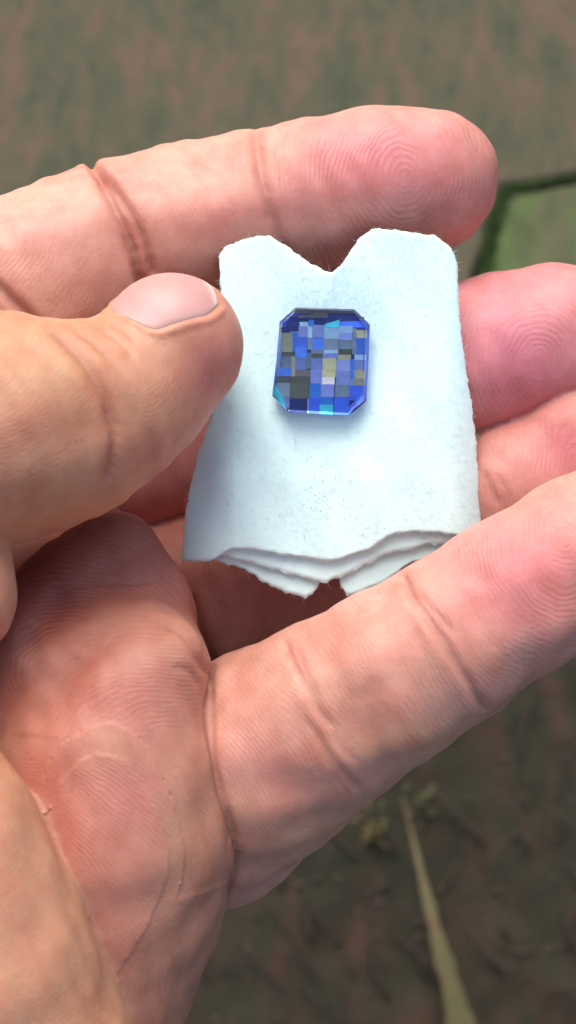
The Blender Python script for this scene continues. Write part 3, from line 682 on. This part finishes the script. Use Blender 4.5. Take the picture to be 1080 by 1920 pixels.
def fmat(name, rgb, rough=.32, metal=.8):  # tint stands in for what the facet reflects and refracts
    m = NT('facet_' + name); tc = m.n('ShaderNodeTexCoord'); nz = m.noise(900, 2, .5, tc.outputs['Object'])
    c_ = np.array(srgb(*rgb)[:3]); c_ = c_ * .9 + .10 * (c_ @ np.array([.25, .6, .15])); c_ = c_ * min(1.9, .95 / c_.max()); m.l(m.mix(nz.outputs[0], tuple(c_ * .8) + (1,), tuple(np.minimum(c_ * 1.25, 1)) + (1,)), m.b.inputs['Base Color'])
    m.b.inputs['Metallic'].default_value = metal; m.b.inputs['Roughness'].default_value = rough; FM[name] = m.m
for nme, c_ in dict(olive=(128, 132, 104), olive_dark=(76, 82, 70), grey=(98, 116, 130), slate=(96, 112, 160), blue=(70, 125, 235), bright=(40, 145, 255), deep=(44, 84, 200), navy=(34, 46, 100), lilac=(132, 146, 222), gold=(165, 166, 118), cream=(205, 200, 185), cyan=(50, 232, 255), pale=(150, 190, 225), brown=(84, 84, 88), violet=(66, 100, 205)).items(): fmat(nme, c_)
CELLS = [  # enlarged-view rectangles; each tint holds a painted reflection
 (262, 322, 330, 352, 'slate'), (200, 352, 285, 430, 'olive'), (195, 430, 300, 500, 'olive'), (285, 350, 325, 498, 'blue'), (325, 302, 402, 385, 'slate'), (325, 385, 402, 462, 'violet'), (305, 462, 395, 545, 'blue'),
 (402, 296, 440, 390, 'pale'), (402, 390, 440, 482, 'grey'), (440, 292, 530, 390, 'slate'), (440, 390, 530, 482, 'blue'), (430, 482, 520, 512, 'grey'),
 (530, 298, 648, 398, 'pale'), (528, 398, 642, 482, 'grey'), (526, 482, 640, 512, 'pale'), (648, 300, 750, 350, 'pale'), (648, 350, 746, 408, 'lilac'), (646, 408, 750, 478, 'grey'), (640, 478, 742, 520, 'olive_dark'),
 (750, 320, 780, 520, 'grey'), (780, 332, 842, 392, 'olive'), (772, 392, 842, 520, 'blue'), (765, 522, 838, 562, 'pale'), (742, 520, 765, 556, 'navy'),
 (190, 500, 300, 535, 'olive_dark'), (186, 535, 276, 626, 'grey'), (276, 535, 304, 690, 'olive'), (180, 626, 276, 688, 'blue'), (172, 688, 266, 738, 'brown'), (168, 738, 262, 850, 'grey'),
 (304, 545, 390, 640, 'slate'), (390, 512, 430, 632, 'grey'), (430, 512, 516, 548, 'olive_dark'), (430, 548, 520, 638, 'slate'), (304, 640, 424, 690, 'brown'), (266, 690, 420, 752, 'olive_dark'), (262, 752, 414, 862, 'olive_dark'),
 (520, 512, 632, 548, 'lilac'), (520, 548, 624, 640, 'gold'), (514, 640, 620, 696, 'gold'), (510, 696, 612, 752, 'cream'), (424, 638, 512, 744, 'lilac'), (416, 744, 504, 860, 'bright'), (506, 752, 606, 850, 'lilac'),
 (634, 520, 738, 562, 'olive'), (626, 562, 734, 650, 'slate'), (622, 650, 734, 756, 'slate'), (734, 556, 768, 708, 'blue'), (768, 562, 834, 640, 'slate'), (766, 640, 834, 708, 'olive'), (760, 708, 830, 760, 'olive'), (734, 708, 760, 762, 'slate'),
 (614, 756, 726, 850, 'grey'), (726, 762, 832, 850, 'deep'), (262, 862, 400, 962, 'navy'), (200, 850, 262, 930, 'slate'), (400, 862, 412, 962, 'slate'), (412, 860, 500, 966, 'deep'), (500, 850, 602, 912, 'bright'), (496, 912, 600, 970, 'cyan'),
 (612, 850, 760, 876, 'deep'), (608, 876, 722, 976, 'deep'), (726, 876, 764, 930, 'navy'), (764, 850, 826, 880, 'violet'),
 # shards above the arc and, behind, dark inner-wall reflections painted in
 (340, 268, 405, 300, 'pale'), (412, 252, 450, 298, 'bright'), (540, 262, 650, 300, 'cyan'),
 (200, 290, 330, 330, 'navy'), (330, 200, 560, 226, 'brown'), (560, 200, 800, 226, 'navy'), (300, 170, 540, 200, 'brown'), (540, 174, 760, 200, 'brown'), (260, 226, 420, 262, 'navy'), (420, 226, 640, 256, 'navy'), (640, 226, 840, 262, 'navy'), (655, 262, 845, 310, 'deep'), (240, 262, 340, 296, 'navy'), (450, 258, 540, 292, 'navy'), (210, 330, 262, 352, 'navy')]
def inside_table(x, y):
    cx_, cy_ = 510, 560; return x, y
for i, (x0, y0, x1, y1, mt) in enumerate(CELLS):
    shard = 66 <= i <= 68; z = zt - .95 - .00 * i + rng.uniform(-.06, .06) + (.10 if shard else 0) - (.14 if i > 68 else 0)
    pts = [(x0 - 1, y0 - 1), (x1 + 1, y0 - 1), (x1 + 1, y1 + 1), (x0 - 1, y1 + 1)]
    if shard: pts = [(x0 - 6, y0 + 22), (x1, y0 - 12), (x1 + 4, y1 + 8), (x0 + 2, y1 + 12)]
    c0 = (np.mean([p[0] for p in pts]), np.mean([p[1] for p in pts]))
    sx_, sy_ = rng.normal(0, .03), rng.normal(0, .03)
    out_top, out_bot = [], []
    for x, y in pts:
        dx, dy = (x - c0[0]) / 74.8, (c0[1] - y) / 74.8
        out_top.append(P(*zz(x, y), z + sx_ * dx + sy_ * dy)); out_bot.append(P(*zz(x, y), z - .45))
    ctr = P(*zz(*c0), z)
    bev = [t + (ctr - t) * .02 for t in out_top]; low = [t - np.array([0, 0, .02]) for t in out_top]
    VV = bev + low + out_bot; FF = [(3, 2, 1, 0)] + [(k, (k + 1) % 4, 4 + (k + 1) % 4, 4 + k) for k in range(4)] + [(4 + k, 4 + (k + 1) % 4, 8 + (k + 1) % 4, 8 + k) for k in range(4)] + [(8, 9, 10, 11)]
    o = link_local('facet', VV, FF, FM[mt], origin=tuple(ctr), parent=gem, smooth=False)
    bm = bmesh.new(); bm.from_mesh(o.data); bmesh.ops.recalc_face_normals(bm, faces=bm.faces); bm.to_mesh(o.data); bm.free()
# step facets round the crown, refracted colour painted into each tint
def sc(q, f): return (510 + (q[0] - 510) * f, 565 + (q[1] - 565) * f)
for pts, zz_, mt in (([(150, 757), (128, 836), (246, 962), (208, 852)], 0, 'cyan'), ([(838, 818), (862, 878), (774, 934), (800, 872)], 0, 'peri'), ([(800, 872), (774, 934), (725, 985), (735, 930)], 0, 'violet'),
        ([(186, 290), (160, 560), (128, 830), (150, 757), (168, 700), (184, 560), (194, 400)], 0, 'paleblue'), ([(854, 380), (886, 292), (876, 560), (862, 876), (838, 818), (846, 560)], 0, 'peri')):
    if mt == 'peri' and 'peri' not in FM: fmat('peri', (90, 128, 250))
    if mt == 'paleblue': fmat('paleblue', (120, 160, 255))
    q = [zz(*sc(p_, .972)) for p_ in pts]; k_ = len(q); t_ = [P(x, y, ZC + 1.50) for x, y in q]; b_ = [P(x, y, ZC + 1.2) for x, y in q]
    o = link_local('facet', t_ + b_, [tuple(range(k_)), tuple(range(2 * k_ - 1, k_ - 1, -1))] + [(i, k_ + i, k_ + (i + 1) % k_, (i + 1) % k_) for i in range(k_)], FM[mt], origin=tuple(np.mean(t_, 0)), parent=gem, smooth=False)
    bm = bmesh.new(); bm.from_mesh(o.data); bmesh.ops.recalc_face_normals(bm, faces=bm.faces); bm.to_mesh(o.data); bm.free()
# pavilion floor under the facets, opaque blue to bounce colour onto the cloth
inner = [(602 + (x - 602) * .94, 679 + (y - 679) * .94) for x, y in girdle]; inlow = [(602 + (x - 602) * .86, 679 + (y - 679) * .86) for x, y in girdle]
pv = [P(x, y, zk - .04) for x, y in inner] + [P(x, y, ZC) for x, y in inlow]
pf = [tuple(range(n))[::-1]] + [(i, (i + 1) % n, n + (i + 1) % n, n + i) for i in range(n)] + [tuple(n + i for i in range(n))]
m = NT('opaque_blue_bounce'); m.b.inputs['Base Color'].default_value = (.14, .18, .98, 1); m.b.inputs['Roughness'].default_value = 0.25
pvo = link_local('pavilion', pv, pf, m.m, origin=tuple(P(602, 677, ZC)), parent=gem, smooth=False)
bm = bmesh.new(); bm.from_mesh(pvo.data); bmesh.ops.recalc_face_normals(bm, faces=bm.faces); bm.to_mesh(pvo.data); bm.free()

# ------------------------------------------------------------------ things on the ground
def world_obj(name, verts, faces, mat, loc, smooth=True, parent=None):
    me = bpy.data.meshes.new(name); me.from_pydata(verts, [], faces); me.polygons.foreach_set('use_smooth', [smooth] * len(faces)); me.materials.append(mat)
    o = bpy.data.objects.new(name, me); COL.objects.link(o); o.location = loc
    if parent: o.parent = parent
    return o
m = NT('dry_grass'); tc = m.n('ShaderNodeTexCoord'); n1 = m.noise(60, 4, .6, tc.outputs['Object']); n2 = m.noise(400, 3, .6, tc.outputs['Object'])
c = m.ramp(n1.outputs[0], [(.35, (.060, .056, .014, 1)), (.55, (.090, .075, .020, 1)), (.66, (.11, .050, .020, 1))]); m.l(m.mix(m.math('MULTIPLY', n2.outputs[0], .5), c.outputs[0], (.05, .045, .02, 1)), m.b.inputs['Base Color']); m.b.inputs['Roughness'].default_value = .7
BLADE = m.m
def blade(pts, widths, label):
    """a dry blade lying on the soil: shallow V cross-section with thickness; pts in world xyz"""
    Vs, Fs = [], []; o0 = Vector(pts[0])
    for i, (p, w_) in enumerate(zip(pts, widths)):
        p = Vector(p); a = Vector(pts[max(i - 1, 0)]); b = Vector(pts[min(i + 1, len(pts) - 1)]); t = (b - a).normalized(); s_ = Vector((t.y, -t.x, 0)).normalized()
        for u, dz_ in ((-1, .25), (-.5, .06), (0, 0), (.5, .06), (1, .25)): Vs.append(tuple(p + s_ * u * w_ + Vector((0, 0, dz_ * w_)) - o0))
        for u, dz_ in ((1, .25), (0, 0), (-1, .25)): Vs.append(tuple(p + s_ * u * w_ * .97 + Vector((0, 0, dz_ * w_ - .0007)) - o0))
    for i in range(len(pts) - 1):
        for k in range(8): Fs.append((i * 8 + k, i * 8 + (k + 1) % 8, (i + 1) * 8 + (k + 1) % 8, (i + 1) * 8 + k))
    o = world_obj('grass_blade', Vs, Fs, BLADE, o0); o['label'] = label; o['category'] = 'grass blade'; return o
bp = smoothpoly([(752, 1500), (772, 1590), (790, 1670), (812, 1760), (838, 1850), (865, 1960), (890, 2100)], 5)
pts = []; wds = []
for i, q in enumerate(bp):
    gx_, gy_ = ray_ground(*q); t = i / (len(bp) - 1); pts.append((gx_, gy_, .010 + .006 * math.sin(t * 3))); wds.append((.0003 + .0062 * t ** 1.4) * (1 + .22 * math.sin(i * 1.7) * math.sin(i * .6)))
blade(pts, wds, 'long dry yellowish grass blade lying on the dark soil')
# small dry plant tufts
def tuft(cx_, cy_, n_, spread, label, mat, scale=1.0):
    gx_, gy_ = ray_ground(cx_, cy_); Vs, Fs = [], []
    for _ in range(n_):
        r = abs(rng.normal(0, spread)); a = rng.uniform(0, 6.28); c_ = Vector((r * math.cos(a), r * math.sin(a), rng.uniform(.002, .012)))
        s_ = rng.uniform(.0008, .0022) * scale; n0 = Vector(rng.normal(0, 1, 3)).normalized(); t_ = n0.orthogonal().normalized(); b_ = n0.cross(t_); b0 = len(Vs)
        Vs += [tuple(c_ + t_ * s_ * 1.6), tuple(c_ + b_ * s_ * .7 + n0 * s_ * .3), tuple(c_ - t_ * s_ * 1.4), tuple(c_ - b_ * s_ * .7 + n0 * s_ * .3), tuple(c_ - n0 * s_ * .2)]
        Fs += [(b0, b0 + 1, b0 + 4), (b0 + 1, b0 + 2, b0 + 4), (b0 + 2, b0 + 3, b0 + 4), (b0 + 3, b0, b0 + 4)]
    o = world_obj('dry_tuft', Vs, Fs, mat, (gx_, gy_, .001), False); o['label'] = label; o['category'] = 'plant'; return o
def flat(name, c, r=.85):
    m = NT(name); tc = m.n('ShaderNodeTexCoord'); n1 = m.noise(300, 3, .6, tc.outputs['Object']); m.l(m.mix(n1.outputs[0], tuple(x * .6 for x in c) + (1,), tuple(x * 1.4 for x in c) + (1,)), m.b.inputs['Base Color']); m.b.inputs['Roughness'].default_value = r; return m.m
TUFT = flat('ochre_bits', (.13, .095, .035)); tuft(702, 1562, 46, .0042, 'small ochre dry plant tuft on the dark soil left of the blade tip', TUFT)
tuft(790, 1500, 40, .0045, 'pale olive dry tuft on the dark soil beside the little finger', flat('olive_bits', (.07, .075, .03)), .9)
# loose litter over the soil: crumbs and bits, uncountable
Vs, Fs = [], []
for _ in range(5000):
    x = rng.uniform(-.20, .25); y = rng.uniform(-.30, ray_ground(540, 1150)[1]); s_ = abs(rng.normal(0, .0004)) + .0003; z = soil_z(x, y) + s_ * .3; b0 = len(Vs)
    a = rng.uniform(0, 3.14); ca_, sa = math.cos(a), math.sin(a); l_ = s_ * rng.uniform(1, 3.5)
    for dx, dy, dz_ in ((l_, 0, 0), (0, s_, 0), (-l_, 0, 0), (0, -s_, 0), (0, 0, s_ * .9), (0, 0, -s_ * .6)): Vs.append((x + dx * ca_ - dy * sa, y + dx * sa + dy * ca_, z + dz_))
    for k in range(4): Fs += [(b0 + k, b0 + (k + 1) % 4, b0 + 4), (b0 + (k + 1) % 4, b0 + k, b0 + 5)]
li = world_obj('soil_crumbs', Vs, Fs, flat('crumbs', (.045, .03, .02)), (0, 0, 0), False); li['kind'] = 'stuff'; li['label'] = 'crumbs and bits of litter on the dark soil'
Vs, Fs = [], []
for _ in range(60):
    u0, v0 = rng.uniform(250, 1200), rng.uniform(1180, 2000); x, y = ray_ground(u0, v0); a = rng.normal(1.95, .35); L = rng.uniform(.008, .035); w_ = rng.uniform(.0005, .0014); z = soil_z(x, y) + .003; k_ = rng.normal(0, .25)
    d_ = Vector((math.cos(a), math.sin(a), 0)); n_ = Vector((-d_.y, d_.x, 0)); b0 = len(Vs)
    for t in (0, .33, .66, 1):
        c_ = Vector((x, y, z)) + d_ * L * t + n_ * k_ * L * t * t + Vector((0, 0, .003 * math.sin(3 * t))); r_ = w_ * (1.05 - .7 * t)
        Vs += [tuple(c_ + n_ * r_), tuple(c_ - n_ * r_), tuple(c_ + Vector((0, 0, r_ * .8)))]
    for k in range(3):
        for q in range(3): Fs.append((b0 + k * 3 + q, b0 + k * 3 + (q + 1) % 3, b0 + k * 3 + 3 + (q + 1) % 3, b0 + k * 3 + 3 + q))
pl = world_obj('plant_litter', Vs, Fs, flat("dead_stems", (.030, .019, .011)), (0, 0, 0), True); pl['kind'] = 'stuff'; pl['label'] = 'dead reddish stems strewn over the dark soil'
# moss cushions in the joints and on the mossy slab
Vs, Fs = [], []
def moss_at(x, y, z, n_, rad, hs=1.0):
    for _ in range(n_):
        px_, py_ = x + rng.normal(0, rad), y + rng.normal(0, rad); h_ = hs * rng.uniform(.0012, .0032); a = rng.uniform(0, 6.28); w_ = h_ * .3; b0 = len(Vs)
        lx, ly = rng.normal(0, h_ * .4, 2)
        Vs.extend([(px_ + w_ * math.cos(a), py_ + w_ * math.sin(a), z), (px_ - w_ * math.cos(a), py_ - w_ * math.sin(a), z), (px_ + lx, py_ + ly, z + h_), (px_ - w_ * math.sin(a), py_ + w_ * math.cos(a), z)])
        Fs.extend([(b0, b0 + 1, b0 + 2), (b0 + 1, b0 + 3, b0 + 2), (b0 + 3, b0, b0 + 2)])
jl = [g(1400, 308), g(1200, 330), g(1080, 347), g(1000, 362), g(940, 382), g(915, 450), g(903, 535), g(893, 660), g(880, 760)]
for a, b in zip(jl, jl[1:]):
    for k in range(26):
        t = rng.random(); moss_at(a[0] + (b[0] - a[0]) * t, a[1] + (b[1] - a[1]) * t + .0008, .0100, 20, .0017, .8)
for _ in range(260):
    u, v = rng.uniform(925, 1300), rng.uniform(335, 900)
    if u > 951 - (v - 388) * .2 and v > 410 - (u - 938) * .15:
        x, y = g(u, v)
        if mnoise.noise(Vector((x * 60, y * 60, 0))) > -.05: moss_at(x, y, .0098, 16, .003, .45)
mo = world_obj('moss', Vs, Fs, flat('moss_green', (.075, .13, .03)), (0, 0, 0), False); mo['kind'] = 'stuff'; mo['label'] = 'green moss in the joint and over the right slab'
print('scene done', round(time.time() - T0, 1))
